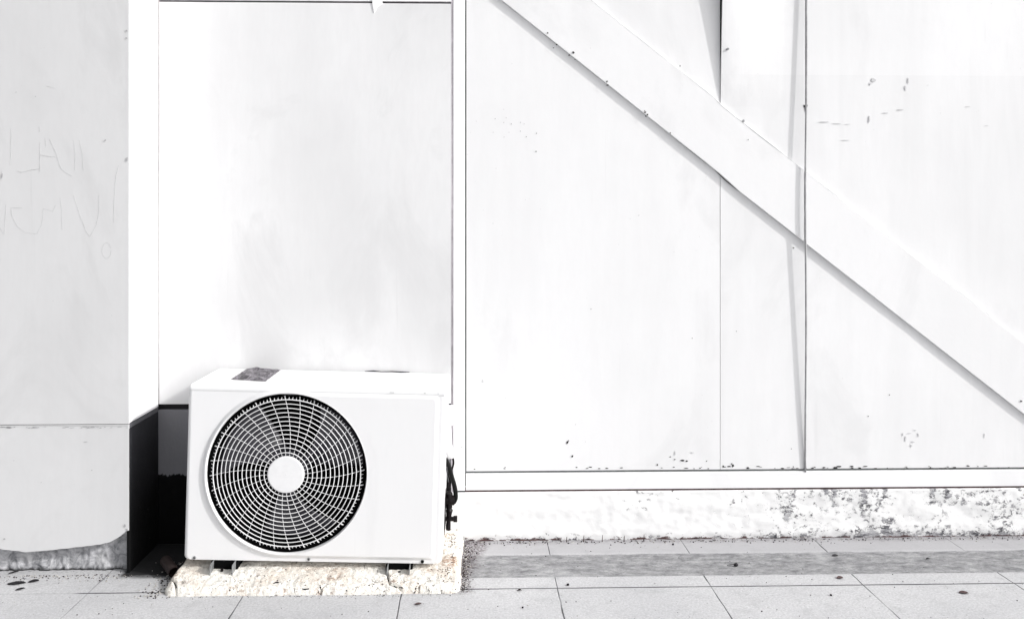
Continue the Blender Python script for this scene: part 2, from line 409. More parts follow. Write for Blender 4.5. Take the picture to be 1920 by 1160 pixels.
# small dark specks
spk = k.math('MULTIPLY', k.ramp(k.voro(k.pos, 46), 0.085, 0.06), k.ramp(k.noise(k.pos, 24, 2), 0.52, 0.56))
col = k.mix(k.math('MULTIPLY', spk, 0.75), col, (0.07, 0.06, 0.06))
col = k.mix(k.math('MULTIPLY', joint, 0.92), col, (0.075, 0.075, 0.08))
h = k.math('SUBTRACT', k.math('ADD', k.math('MULTIPLY', fine, 0.25), k.math('MULTIPLY', mid, 0.5)), k.math('MULTIPLY', joint, 2.0))
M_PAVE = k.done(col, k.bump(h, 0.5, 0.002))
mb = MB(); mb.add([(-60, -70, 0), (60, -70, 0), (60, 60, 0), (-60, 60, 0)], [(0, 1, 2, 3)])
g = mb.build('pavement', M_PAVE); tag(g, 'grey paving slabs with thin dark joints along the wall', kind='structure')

# ------------------------------------------------------------------ clad wall
def zx(py, Y=YW, px=1200): return at(px, py, Y).z
def xx(px, Y=YW): return at(px, 500, Y).x
TOP = 2.75
WB = Vector((1.4, YW, 0))
wall = thing('clad_wall', WB, 'long white wall of painted boards with diagonal brace above a flaking plinth', 'wall')
def wpart(mb, name, mat, label=None, **kw):
    o = mb.build(name, mat, wall, off=WB, **kw)
    if label: o['label'] = label
    return o
XR = 4.6
mb = MB(); mb.box(XPI - 1.6, XR, YW + 0.014, YW + 0.16, 0.19, TOP); wpart(mb, 'backing', M_GAP)
zpt = zx(880.5); zrt, zrb = zx(884.5), zx(915.5); zpl = zx(919.5)
wob = lambda s, a: (lambda x, z: a * (mn.noise(Vector((x * 1.7 + s, z * 1.3, s))) ))
xA0, xA1, xB0, xB1, xC0 = xx(874.5), xx(1349.9), xx(1350.8), xx(1509.5), xx(1511.5)
mb = MB(); grid_panel(mb, xA0, xA1, zpt, TOP, YW, 30, 50, 0.008, wob(1, 0.0012))
wpart(mb, 'board_panel', M_WALL, 'wide white board between the trim post and the thin joint', smooth=False)
zl = at(1348, 205, YW).z
def lift(x, z):
    u = max(0.0, (z - zl) / (at(1348, 0, YW).z - zl)); s = max(0.0, 1 - (x - xB0) / 0.26)
    return -0.027 * min(u, 2.2) * s * s * (3 - 2 * s) - 0.0005
mb = MB(); grid_panel(mb, xB0, xB1, zpt, TOP, YW, 24, 80, 0.008, lift)
wpart(mb, 'board_panel', M_WALL2, 'narrow white board whose upper left edge lifts away')
mb = MB(); grid_panel(mb, xC0, XR, zpt, TOP, YW, 40, 40, 0.008, wob(4, 0.0012))
wpart(mb, 'board_panel', M_WALL2, 'right-hand white board with smudged scuff marks')
# panel behind the unit
xL0, xL1 = XPI + .004, xx(845.7)
zs = at(320, 757, YW).z
def bow(x, z):
    v = (z - 0.5) / 1.3; u = (x - xL0) / (xL1 - xL0)
    return 0.014 * math.sin(min(max(v * 0.9, 0), 1) * math.pi) * math.sin(u * math.pi) * -1 * 0.25 \
        - 0.022 * max(0, u - 0.2) ** 2 * max(0, 1 - v * 1.1) + 0.0008 * mn.noise(Vector((x * 2, z * 2, 3)))
ztl = at(570, 6, YW).z
mb = MB(); grid_panel(mb, xL0, xL1, zs, ztl, YW - 0.002, 40, 60, 0.006, bow)
wpart(mb, 'sheet_panel', M_SHEET, 'plain white sheet panel rising behind the air conditioner')
zs2 = at(320, 768, YW).z
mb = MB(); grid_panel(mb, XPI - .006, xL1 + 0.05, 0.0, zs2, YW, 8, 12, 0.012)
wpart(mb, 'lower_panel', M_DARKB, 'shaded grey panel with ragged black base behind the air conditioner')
# header gap and rail over the sheet panel
mb = MB(); mb.box(xL0, xL1, YW - 0.003, YW + 0.01, at(570, 2.2, YW).z, TOP); wpart(mb, 'header_rail', M_TRIM, bevel=0.0015)
mb = MB(); mb.box(xL0, xL1, YW + 0.006, YW + 0.0135, ztl - 0.02, ztl + 0.03); wpart(mb, 'header_joint', plain('mauve_joint', (0.13, 0.115, 0.13), 0.9, 0.1, var=0.6, scale=25))
mb = MB(); pts = [at(697, -30, YW - .006), at(698, 8, YW - .006), at(701, 25, YW - .005), at(707, 14, YW - .006), at(717, 8, YW - .006), at(718, -30, YW - .006)]
mb.add([p for p in pts] + [p + Vector((0, .004, 0)) for p in pts], [(0,1,2,3,4,5), (11,10,9,8,7,6)] + [(i, (i+1)%6, 6+(i+1)%6, 6+i) for i in range(6)])
wpart(mb, 'paint_drip', M_TRIM, bevel=0.001)
# corner bead at the inner corner, trim post, bottom rail
mb = MB(); mb.box(XPI + .0006, XPI + .0036, YW - 0.001, YW + 0.013, zs, TOP); wpart(mb, 'corner_joint', plain('corner_sealant', (0.42, 0.38, 0.39), 0.8, 0.2, var=0.4, scale=30))
mb = MB(); mb.box(xx(850), xx(872), YW - 0.004, YW + 0.010, zpl + 0.006, TOP); wpart(mb, 'trim_post', M_TRIM, bevel=0.0012)
mb = MB(); mb.box(xx(845.9), xx(850.3), YW - 0.0012, YW + 0.0135, zpl, TOP); wpart(mb, 'trim_joint', plain('trim_sealant', (0.66, 0.62, 0.66), 0.8, 0.2, var=0.3))
mb = MB(); mb.box(xx(873.6), XR, YW - 0.004, YW + 0.010, zrb, zrt); wpart(mb, 'bottom_rail', M_TRIM, bevel=0.0012)
mb = MB(); mb.box(xx(873.6), XR, YW + 0.003, YW + 0.0135, zrt - .006, zpt + .006); wpart(mb, 'rail_joint', M_GREYG)
mb = MB(); mb.box(xx(830), XR, YW + 0.001, YW + 0.0135, zpl - .006, zrb + .005); wpart(mb, 'plinth_joint', M_RUSTG)
# plinth as a displaced sheet
def plw(x, z):
    return 0.004 * mn.noise(Vector((x * 9, z * 22, 1))) + 0.0015 * mn.noise(Vector((x * 40, z * 60, 2))) + (0.004 * max(0, 1 - z / 0.02))
mb = MB(); grid_panel(mb, xx(800), XR, -0.01, zpl, YW - 0.006, 760, 30, 0.15, plw)
wpart(mb, 'plinth', M_PLINTH, 'white rendered plinth flaking grey towards the right', smooth=True)
# coping on the top, beyond the frame
mb = MB(); mb.box(XPI - 1.6, XR + .02, YW - 0.03, YW + 0.18, TOP + .002, TOP + 0.05); wpart(mb, 'coping', M_TRIM, bevel=0.004)

# diagonal brace: two boards meeting at the cable
YB = YW - 0.0112
def brace(px0, px1, dz, name, label):
    def lowy(px): return 3 + (px - 944) * 0.7942 if px < 1350 else 330 + (px - 1350) * 0.7807
    mb = MB(); n = 24; vs = []
    for i in range(n + 1):
        px = px0 + (px1 - px0) * i / n
        yl = lowy(px) + dz; yu = yl - 133
        a = at(px, yl, YB); b = at(px, yu, YB)
        wv = 0.0012 * mn.noise(Vector((px * .012, 3, 1)))
        j = 0.0006 * mn.noise(Vector((px * .15, 1, 1)))
        vs += [(a.x, YB + wv, a.z + j), (b.x, YB + wv, b.z), (b.x, YB + .0095 + wv, b.z), (a.x, YB + .0095 + wv, a.z + j)]
    fs = []
    for i in range(n):
        for q in range(4):
            fs.append((i*4+q, i*4+(q+1)%4, i*4+4+(q+1)%4, i*4+4+q))
    fs += [(0,1,2,3), (n*4+3, n*4+2, n*4+1, n*4)]
    mb.add(vs, fs)
    return wpart(mb, name, M_BRACE, label, bevel=0.0012)
brace(560, 1507.5, 0, 'brace_board', 'upper length of the diagonal white brace board')
brace(1508.3, 2700, 0.8, 'brace_board', 'lower length of the diagonal white brace board')

def lowy(px): return 3 + (px - 944) * 0.7942 if px < 1350 else 330 + (px - 1350) * 0.7807
M_BSHADE = plain('brace_shade_dark', (0.05, 0.05, 0.052), 0.9, 0.1)  # colour of a thin strip that paints the contact shadow below the brace
M_BC = plain('brace_hairline', (0.42, 0.42, 0.43), 0.9, 0.1, var=0.4, scale=20)
mb = MB(); pts = [at(px, lowy(px) + .5, YB + .0094) for px in range(560, 2700, 20)]
mb.tube(pts, [.0016 + .0008 * mn.noise(Vector((i * .31, 0, 0))) for i in range(len(pts))], 6); wpart(mb, 'brace_shade_line', M_BSHADE)
rj = random.Random(4); mb = MB()
pts = [at(px, lowy(px) - 133.2, YB - .0002) for px in range(560, 2700, 12)]
mb.tube(pts, [max(.00012, .00042 * (0.9 + 1.6 * mn.noise(Vector((i * .13, 5, 0))))) for i in range(len(pts))], 5); wpart(mb, 'brace_edge', M_BC)

# worn chips, screws and dirt on the boards: thin flakes
def chips(lst, Y, mat, name, parent_fn, seed=1, n_extra=None):
    rnd = random.Random(seed); mb = MB()
    for it in lst:
        px, py, w, h = it[:4]; YY = it[4] if len(it) > 4 else Y
        c = at(px, py, YY - 0.0011); s = 0.00188; k = 7
        vs = []
        for i in range(k):
            a = 2 * math.pi * i / k + rnd.uniform(-.3, .3); q = rnd.uniform(.55, 1.2)
            vs.append((c.x + math.cos(a) * w * s * .5 * q, YY - 0.0011, c.z + math.sin(a) * h * s * .5 * q))
        vs += [(v[0], v[1] + .0009, v[2]) for v in vs]
        mb.add(vs, [tuple(range(k)), tuple(range(2*k-1, k-1, -1))] + [(i, (i+1)%k, k+(i+1)%k, k+i) for i in range(k)])
    return parent_fn(mb, name, mat)
YBF = YB - 0.0012
dk = [(1075,99,5,6,YBF),(1067,104,3,4,YBF),(1078,112,3,2,YBF),(1027,62,3,3,YBF),(1044,84,4,3,YBF),(1038,90,3,2,YBF),(1138,153,3,4,YBF),(1139,160,5,3,YBF),
      (1210,211,4,4,YBF),(1214,215,4,4,YBF),(1211,218,3,4,YBF),(1209,208,2,2,YBF),(1257,250,3,3,YBF),(1915,752,4,4,YBF),(1275,124,3,3,YBF),
      (1488,465,3,3),(1064,829,4,7),(1066,826,2,3),(1073,855,4,6),(1280,863,9,3),(1257,856,5,2),(1265,861,4,2),(1288,864,6,3),(1233,871,3,4),(1325,864,3,2),
      (1374,873,5,6),(1356,874,3,5),(946,878,6,2),(1372,869,3,3),(1045,56,2,2),(1006,250,2,2),(1005,284,2,2),(1298,634,2,2),(1108,579,2,2),(1402,877,5,3),(1566,877,10,4),(1612,877,7,3),
      (1484,841,2,2),(1668,740,2,2),(1628,780,2,2),(1510,204,4,10),(1513,198,3,7),(1508,199,3,5),(866,838,2,2,YW-.004),(1381,621,2,2,YBF),(1403,262,2,2,YBF)]
rnd = random.Random(3)
for i in range(70):
    px = rnd.uniform(876, 1915); 
    if rnd.random() < .45 and px < 1340: continue
    dk.append((px, 878.5 - rnd.random() ** 2 * 5 - (px - 1200) * .002, rnd.uniform(2, 9), rnd.uniform(1, 2.6)))
for i in range(14): dk.append((925 + rnd.gauss(20, 30), 238 + rnd.gauss(0, 14), rnd.uniform(.8, 1.8), rnd.uniform(.8, 1.8)))
o = chips(dk, YW - .0006, M_CHIP, 'dark_chips', wpart); o['kind'] = 'stuff'
lt = [(1365,92,6,8),(1394,227,5,8),(905,714,5,6),(1638,150,9,8),(1632,158,6,6),(1703,152,3,14),(1698,165,4,12),(1266,850,3,10),(1298,848,8,3),(1630,225,4,16),(1570,232,22,2),(1545,229,20,2),(1585,263,20,1.6),
      (1688,206,14,2),(1660,212,14,1.5),(1740,160,2,2),(1590,233,10,1.4),(1815,200,12,1.5),(1850,236,10,1.5),(1846,816,1,12),(960,120,1,3),(1705,812,8,2),(1698,822,3,10),(1712,828,6,3),(1722,815,3,8),(1709,835,3,6),(1716,806,7,2),(1693,814,2,8)]
o = chips(lt, YW - .0006, M_SCUFF, 'scuffs', wpart, 2); o['kind'] = 'stuff'
# two screws in the boards near the top
for px, py in ((1365, 92), (1394, 227)):
    mb = MB(); c = at(px, py, YW - .004 if px > 1380 else YW - .020)
    mb.tube([c, c + Vector((0, .006, 0))], .0042, 12); o = wpart(mb, 'screw_head', M_GALV, smooth=False)

# ------------------------------------------------------------------ vertical cable
mb = MB(); pts = []
for i in range(61):
    py = 884 - i * 24
    s = 0.0208 - 0.0175 * ((py - 400) / 484.0) ** 1.3 if py > 400 else 0.0208 - 0.0085 * min((400 - py) / 400.0, 1.3) ** 1.4
    s = max(s, 0.0035)
    p = at(1511.5 + (1.2 if py < 320 else 0) * min((320 - py) / 300, 1) - 0.8 + .7 * math.sin(py * .013), py, YW - s); pts.append(p)
mb.tube(pts, 0.0034, 10)
cab = mb.build('cable', M_ROD, None, smooth=True, off=pts[0])
tag(cab, 'thin grey vertical cable hanging down over the white boards and the diagonal brace', 'cable')

# ------------------------------------------------------------------ pier on the left
PB = Vector((XPI - 0.8, YP, 0))
pier = thing('wall_pier', PB, 'pale grey clad pier projecting at the left with a rough concrete foot', 'pier')
def ppart(mb, name, mat, label=None, **kw):
    o = mb.build(name, mat, pier, off=PB, **kw)
    if label: o['label'] = label
    return o
XPL = XPI - 1.6
zse = at(120, 797, YP).z; zsw = at(242, 790, YP).z
mb = MB(); mb.box(XPL, XPI - .012, YP + .045, YW + .013, 0.0, TOP); ppart(mb, 'core', M_GAP)
mb = MB(); grid_panel(mb, XPL, XPI - .0005, zse + .0035, TOP, YP, 40, 60, 0.006, lambda x, z: .0010 * mn.noise(Vector((x * 1.5, z * 1.2, 8))))
ppart(mb, 'front_cladding', M_PIER, 'upper grey cladding sheet with faint scratched lettering')
def foot(x):
    pxs = 893 + (x) * 1500 / YP
    pts = [(-900, 1026), (0, 1026), (20, 1029), (60, 1034), (110, 1030), (160, 1024), (195, 1020), (215, 1015), (235, 1003), (244, 994)]
    for (a, ya), (b, yb) in zip(pts, pts[1:]):
        if pxs <= b: break
    t = min(max((pxs - a) / (b - a), 0), 1)
    return at(pxs, ya + (yb - ya) * t, YP).z + .0022 * mn.noise(Vector((x * 45, 0, 4)))
mb = MB(); grid_panel(mb, XPL, XPI - .0005, 0, zse - .002, YP - .001, 260, 20, 0.006, lambda x, z: .001 * mn.noise(Vector((x * 1.5, z * 3, 2))), foot)
ppart(mb, 'lower_cladding', M_PIER, 'lower grey cladding sheet with a curved ragged lower edge')
mb = MB(); mb.box(XPL, XPI - .0005, YP - .0025, YP + .005, zse - .0015, zse + .0012); ppart(mb, 'seam_strip', M_PIER)
# side cladding (faces right)
def side(z0, z1, x, mat, name, label, warp=0.0006):
    mb = MB(); nx, nz = 20, 20; vs = []
    for b in (0, 1):
        for j in range(nz + 1):
            for i in range(nx + 1):
                y = YP + .0015 + (YW - .002 - YP) * i / nx; z = z0 + (z1 - z0) * j / nz
                vs.append((x - .008 * b + warp * mn.noise(Vector((y * 5, z * 4, 1))), y, z))
    n = (nx+1)*(nz+1); q = lambda i, j, b: b*n + j*(nx+1) + i; fs = []
    for j in range(nz):
        for i in range(nx):
            fs.append((q(i,j,0), q(i+1,j,0), q(i+1,j+1,0), q(i,j+1,0)))
    for i in range(nx):
        fs.append((q(i,0,0), q(i,0,1), q(i+1,0,1), q(i+1,0,0))); fs.append((q(i,nz,0), q(i+1,nz,0), q(i+1,nz,1), q(i,nz,1)))
    for j in range(nz):
        fs.append((q(0,j,0), q(0,j+1,0), q(0,j+1,1), q(0,j,1)))
    mb.add(vs, fs); return ppart(mb, name, mat, label)
side(zse + .006, TOP, XPI, M_PIERS, 'side_cladding', 'bright white side sheet of the pier')
side(0.0, zse - .012, XPI, M_DARKS, 'side_base', 'lower side of the pier with the corner shade painted dark')
mb = MB(); mb.box(XPI - .010, XPI + .0012, YP + .004, YW - .003, zse - .010, zse + .004); ppart(mb, 'side_seam', plain('seam_grey', (0.10, 0.10, 0.11), 0.8, 0.2))
# rough concrete foot
mb = MB(); nx, nz = 330, 32; vs = []; fs = []
x0, x1 = XPL, XPI - .0012
for j in range(nz + 1):
    for i in range(nx + 1):
        x = x0 + (x1 - x0) * i / nx; z = 0.17 * j / nz - .002
        d = .010 * mn.noise(Vector((x * 22, z * 26, 3))) + .006 * mn.noise(Vector((x * 60, z * 60, 5))) + .003 * mn.noise(Vector((x * 130, z * 130, 6)))
        flare = .012 * max(0, 1 - z / .07) ** 2
        vs.append((x, YP + (.030 if z < .12 else .012) + d * (.5 if z > .07 else 1) - flare * .3, z))
for j in range(nz):
    for i in range(nx):
        fs.append((j*(nx+1)+i, j*(nx+1)+i+1, (j+1)*(nx+1)+i+1, (j+1)*(nx+1)+i))
b = len(vs)
for j in range(nz + 1): vs.append((x1 - .002, YP + .01, 0.17 * j / nz - .002))
for j in range(nz): fs.append((j*(nx+1)+nx, b+j, b+j+1, (j+1)*(nx+1)+nx))
mb.add(vs, fs); ppart(mb, 'concrete_foot', M_CONC, 'rough grey concrete band at the pavement', smooth=True)
# faint scratches
S = 2.32
strokes = [[(50,560),(47,640),(45,720)],[(75,745),(95,750),(125,742),(170,735)],[(170,550),(172,575)],[(197,600),(200,640)],[(175,620),(173,690),(172,750)],[(175,675),(205,680),(240,684)],
    [(215,605),(240,660),(265,735),(290,755),(312,766)],[(320,610),(327,670),(325,740)],[(345,610),(358,670),(362,740)],[(27,890),(22,960),(18,1020)],[(0,990),(14,1018)],
    [(95,905),(48,905),(52,940),(75,985),(110,1012),(160,1018),(182,975),(190,905)],[(190,908),(230,920),(240,895)],[(262,860),(268,920),(270,1000)],[(320,850),(345,930),(370,1000),(390,1030),(418,980),(430,920),(430,850)],
    [(515,720),(505,760),(500,800),(496,890),(495,970)],[(200,375),(240,385)],[(9,745),(8,775)]]
strokes.append([(463 + 20*math.cos(a*.6), 1090 + 35*math.sin(a*.6)) for a in range(11)])
for s in strokes:
    mb = MB()
    # densify and jitter
    P = []
    for (a, b), (c, d) in zip(s, s[1:]):
        for t in range(5): P.append((a + (c-a)*t/5, b + (d-b)*t/5))
    P.append(s[-1])
    mb.tube([at(p[0]/S + random.uniform(-.25,.25), p[1]/S, YP - .0002) for p in P], [0.00038 * abs(math.sin(q * 1.3 + len(P))) + .00018 for q in range(len(P))], 4)
    ppart(mb, 'scratch_mark', M_SCRAT)
def pchips(mb, name, mat): return ppart(mb, name, mat)
lst = [(66,181,2,2),(30,173,2,2),(197,263,3,3),(4,330,2,9),(237,58,4,3),(237,72,4,3),(238,298,3,8),(26,863,2,2),(172,881,2,2),(77,904,2,2),(8,1010,5,3),(234,985,4,5),(238,992,4,4),(160,828,8,1.2)]
for i in range(34): lst.append((random.uniform(2, 240), 799.5 + random.random()*2.4, random.uniform(3, 12), random.uniform(.8, 1.8)))
o = chips(lst, YP - .0016, M_CHIPL, 'worn_chips', pchips, 8); o['kind'] = 'stuff'

# ------------------------------------------------------------------ mortar pad
PX0, PX1, PY0, PY1 = floor(306, 1113).x, floor(863, 1110).x, floor(580, 1115).y, YW - .012
PO = Vector(((PX0 + PX1) / 2, (PY0 + PY1) / 2, 0))
cracks = [[(592,1118),(600,1108),(602,1100),(612,1096)],[(848-70,1120),(782,1105),(786,1096),(800,1090)],[(725,1072),(728,1088),(731,1096),(748,1098),(757,1101)],[(318,1090),(328,1094),(330,1105)],[(455,1120),(458,1112)],[(640,1118),(646,1112)]]
cr3 = [[floor(px, py, .02) for px, py in c] for c in cracks]
def segd(p, a, b):
    ab = b - a; t = max(0, min(1, (p - a).dot(ab) / max(ab.dot(ab), 1e-9))); return (p - a - ab * t).length
def padh(x, y):
    e = .012 * mn.noise(Vector((x * 9, y * 9, 2))) + .004 * mn.noise(Vector((x * 45, y * 45, 7)))
    # distance to rounded rectangle
    r = .030; cx = min(max(x, PX0 + r), PX1 - r); cy = min(max(y, PY0 + r), PY1 + .05)
    d = r - math.hypot(x - cx, y - cy) if (x != cx or y != cy) else min(x - PX0, PX1 - x, y - PY0)
    d += e * .45
    if d <= 0: return -.003
    v = max(0.0, (y - PY0) / (PY1 - PY0)); u = (x - PX0) / (PX1 - PX0)
    top = .019 + .027 * v ** .8 + .010 * (1 - u) * min(1, v * 5)
    edge = min(1, d / .016) ** .38
    h = top * edge + .0022 * mn.noise(Vector((x * 60, y * 60, 1))) + .0013 * mn.noise(Vector((x * 150, y * 150, 4))) + .003 * mn.noise(Vector((x * 18, y * 18, 9)))
    if y < PY0 + .12:
        p = Vector((x, y, .02))
        for c in cr3:
            for a, b in zip(c, c[1:]):
                q = segd(p, a, b)
                if q < .004: h -= .012 * (1 - q / .004)
    return max(h, -.003)
mb = MB(); ny = 130; nx = 330; vs = []; fs = []
for j in range(ny + 1):
    tj = j / ny; y = PY0 - .006 + (PY1 - PY0 + .006) * (tj ** 1.6)
    for i in range(nx + 1):
        x = PX0 - .008 + (PX1 - PX0 + .016) * i / nx; vs.append((x, y, padh(x, y)))
for j in range(ny):
    for i in range(nx): fs.append((j*(nx+1)+i, j*(nx+1)+i+1, (j+1)*(nx+1)+i+1, (j+1)*(nx+1)+i))
mb.add(vs, fs)
pad = mb.build('mortar_pad', M_PAD, None, smooth=True, off=PO)
tag(pad, 'rough cream mortar slab with cracked edges under the air conditioner', 'slab')

def surf(px, py):
    for i in range(90):
        Y = PY0 - .012 + .004 * i; p = at(px, py, Y)
        if p.z < .003: p.z = .003; return Vector((p.x, PY0 - .001, .003)) if i < 5 else p
        if padh(p.x, p.y) >= p.z: return p - Vector((0, .001, 0))
    return p
rk = random.Random(9)
for ci, c in enumerate([[(593,1113),(598,1108),(602,1102),(600,1097),(613,1092)],[(776,1112),(780,1106),(779,1101),(784,1096)],[(727,1080),(729,1088),(731,1097)],[(729,1096),(740,1099),(752,1100),(757,1102)],[(320,1089),(327,1091),(331,1098),(333,1104)],
        [(646,1113),(651,1108),(649,1104)],[(690,1096),(700,1094),(706,1098)],[(508,1094),(520,1091),(528,1093)],[(560,1101),(572,1104),(585,1102)],[(845,1104),(852,1105),(857,1102)]]):
    P = []
    for (a, b), (d, e) in zip(c, c[1:]):
        for t in range(4): P.append(surf(a + (d - a) * t / 4 + rk.uniform(-.6, .6), b + (e - b) * t / 4 + rk.uniform(-.4, .4)))
    P.append(surf(*c[-1]))
    mb = MB(); mb.tube([p - PO for p in P], [max(.0004, .0027 * math.sin(math.pi * (q + .6) / (len(P) + .4)) * rk.uniform(.5, 1.1)) for q in range(len(P))], 6)
    mb.build('crack', M_GAP, pad, smooth=True)

# ------------------------------------------------------------------ air conditioner
YF = 2.515
c0, c1 = at(345, 1049, YF), at(827, 1057.5, YF)
W = (c1 - c0).length + .003; H = .548; D = .285
AC = thing('air_conditioner', ((c0.x + c1.x) / 2, YF, (c0.z + c1.z) / 2), 'white outdoor air conditioner unit with a round wire fan guard on the mortar slab', 'air conditioner')
ROLL = math.atan2(c0.z - c1.z, c1.x - c0.x)
AC.rotation_euler = (0, ROLL, 0)
A0 = AC.location.copy(); AI = Matrix.Rotation(ROLL, 4, 'Y').inverted()
def loc(p): return (AI @ (Vector(p) - A0))
def la(px, py, dy): return loc(at(px, py, YF + dy))
def acp(mb, name, mat, parent=AC, label=None, **kw):
    o = mb.build(name, mat, parent, **kw)
    if label: o['label'] = label
    return o
fc = la(538, 886.5, 0); FX, FZ = fc.x, fc.z
px2m = YF / 1500
RH = 148.5 * px2m; RR = 158 * px2m
print('AC W', W, 'roll deg', math.degrees(ROLL), 'fan', FX, FZ, 'RH', RH, 'base', A0)
hw = W / 2
def rr(theta, x0, x1, z0, z1, r):
    """distance from the fan centre along theta to a rounded rectangle (given relative to the fan)"""
    c, s = math.cos(theta), math.sin(theta)
    lo, hi = 0.0, 3.0
    for _ in range(40):
        m = (lo + hi) / 2; x, z = m * c, m * s
        cx = min(max(x, x0 + r), x1 - r); cz = min(max(z, z0 + r), z1 - r)
        inside = x0 <= x <= x1 and z0 <= z <= z1 and math.hypot(x - cx, z - cz) <= r + 1e-9
        if inside: lo = m
        else: hi = m
    return lo
bx0, bx1, bz0, bz1 = -hw - FX, hw - FX, 0 - FZ, (H - .012) - FZ
rx1 = la(813, 900, 0).x - FX; rz0 = la(700, 1041, 0).z - FZ; rz1 = la(700, 744, 0).z - FZ
ths = set(2 * math.pi * i / 360 for i in range(360))
for (a, b) in ((bx0, bz0), (bx1, bz0), (bx1, bz1), (bx0, bz1), (rx1, rz0), (rx1, rz1)):
    t0 = math.atan2(b, a) % (2 * math.pi)
    for q in range(-8, 9): ths.add((t0 + q * .0045) % (2 * math.pi))
ths = sorted(ths)
def plate(th, grow):
    c, s = math.cos(th), math.sin(th)
    rect = rr(th, -.02 - grow, rx1 + grow, rz0 - grow, rz1 + grow, .012)
    return max(RR - .012 + grow, rect) if c < 0.15 or True else rect
loops = []
def loop(fn, y): loops.append([(FX + fn(t) * math.cos(t), y, FZ + fn(t) * math.sin(t)) for t in ths])
ph = .0078
loop(lambda t: RH - .001, .012)
loop(lambda t: RH - .0005, -ph + .004)
loop(lambda t: RH + .0022, -ph - .0008)
loop(lambda t: RH + .0045, -ph)
loop(lambda t: plate(t, -.0005) if plate(t, 0) > RH + .007 else RH + .0046, -ph)
loop(lambda t: plate(t, .003), -ph * .80)
loop(lambda t: plate(t, .008), -ph * .22)
loop(lambda t: plate(t, .011), 0)
E = .012
bo = lambda g, r: (lambda t: rr(t, bx0 + g, bx1 - g, bz0 + min(g, .002), bz1, r))
def safe(fn): return lambda t: max(fn(t), plate(t, .0115) + .0003)
loop(safe(bo(E, .014)), 0)
loop(safe(bo(E * .45, .014)), .0012)
loop(safe(bo(E * .12, .014)), .0048)
loop(safe(bo(0, .014)), .012)
loop(safe(bo(0, .014)), D)
mb = MB(); n = len(ths)
vs = [p for l in loops for p in l]; fs = []
for a in range(len(loops) - 1):
    for i in range(n):
        j = (i + 1) % n; fs.append((a*n+i, a*n+j, (a+1)*n+j, (a+1)*n+i))
mb.add(vs, fs)
body = mb.build('casing', M_CASE, AC, smooth=True)
me = body.data
for p in me.polygons:
    if p.index // n in (4 - 1, 7, 12): p.use_smooth = False
m = body.modifiers.new('es', 'EDGE_SPLIT'); m.split_angle = R(50)
# back plate + bottom
mb = MB(); mb.box(-hw + .004, hw - .004, D - .004, D + .001, .004, H - .016); acp(mb, 'rear_plate', M_BLACK)
mb = MB(); mb.box(-hw + .006, hw - .008, .012, D - .006, .0015, .006); acp(mb, 'base_pan', M_BLACK)
# lid with a rolled lip
mb = MB(); mb.box(-hw - .0012, hw + .004, -.0014, D + .002, H - .028, H)
acp(mb, 'lid', M_LID, bevel=.012)
# shroud and dark back
mb = MB(); seg = 96; vs = []; fs = []
for y, r in ((.002, RH - .002), (.05, RH - .008), (.14, RH - .010), (.17, RH - .10), (.17, .002)):
    vs += [(FX + r * math.cos(2*math.pi*i/seg), y, FZ + r * math.sin(2*math.pi*i/seg)) for i in range(seg)]
for a in range(4):
    for i in range(seg): j = (i+1) % seg; fs.append((a*seg+i, a*seg+j, (a+1)*seg+j, (a+1)*seg+i))
mb.add(vs, fs); acp(mb, 'fan_shroud', M_BLACK, smooth=True)
# fan: hub and three blades
mb = MB(); mb.tube([(FX, .040, FZ), (FX, .043, FZ), (FX, .12, FZ)], [.040, .050, .052], 40); fan = acp(mb, 'fan_hub', M_BLADE, label='dark moulded fan behind the guard')
fan.name = 'fan'
for bi, ang in enumerate((146, 272, 26)):
    mb = MB(); nr, nt = 14, 16; vs = []; fs = []
    for b in (0, 1):
        for i in range(nr + 1):
            r = .046 + (RH - .022 - .046) * i / nr; f = i / nr
            for j in range(nt + 1):
                t = j / nt
                a = R(ang) + R(66 * (.62 + .38 * f)) * (t - .5) + R(16) * f - R(8)
                y = .068 - .085 * (t - .5) * (0.5 + .5 * (1 - f)) + .006 * math.sin(t * math.pi) + .002 * b
                vs.append((FX + r * math.cos(a), y, FZ + r * math.sin(a)))
    nn = (nr+1)*(nt+1); q = lambda i, j, b: b*nn + i*(nt+1) + j
    for i in range(nr):
        for j in range(nt):
            for b in (0, 1): fs.append((q(i,j,b), q(i+1,j,b), q(i+1,j+1,b), q(i,j+1,b)))
    for i in range(nr): fs.append((q(i,0,0), q(i,0,1), q(i+1,0,1), q(i+1,0,0))); fs.append((q(i,nt,0), q(i+1,nt,0), q(i+1,nt,1), q(i,nt,1)))
    for j in range(nt): fs.append((q(nr,j,0), q(nr,j,1), q(nr,j+1,1), q(nr,j+1,0)))
    mb.add(vs, fs); acp(mb, 'blade', M_BLADE, parent=fan, smooth=True)
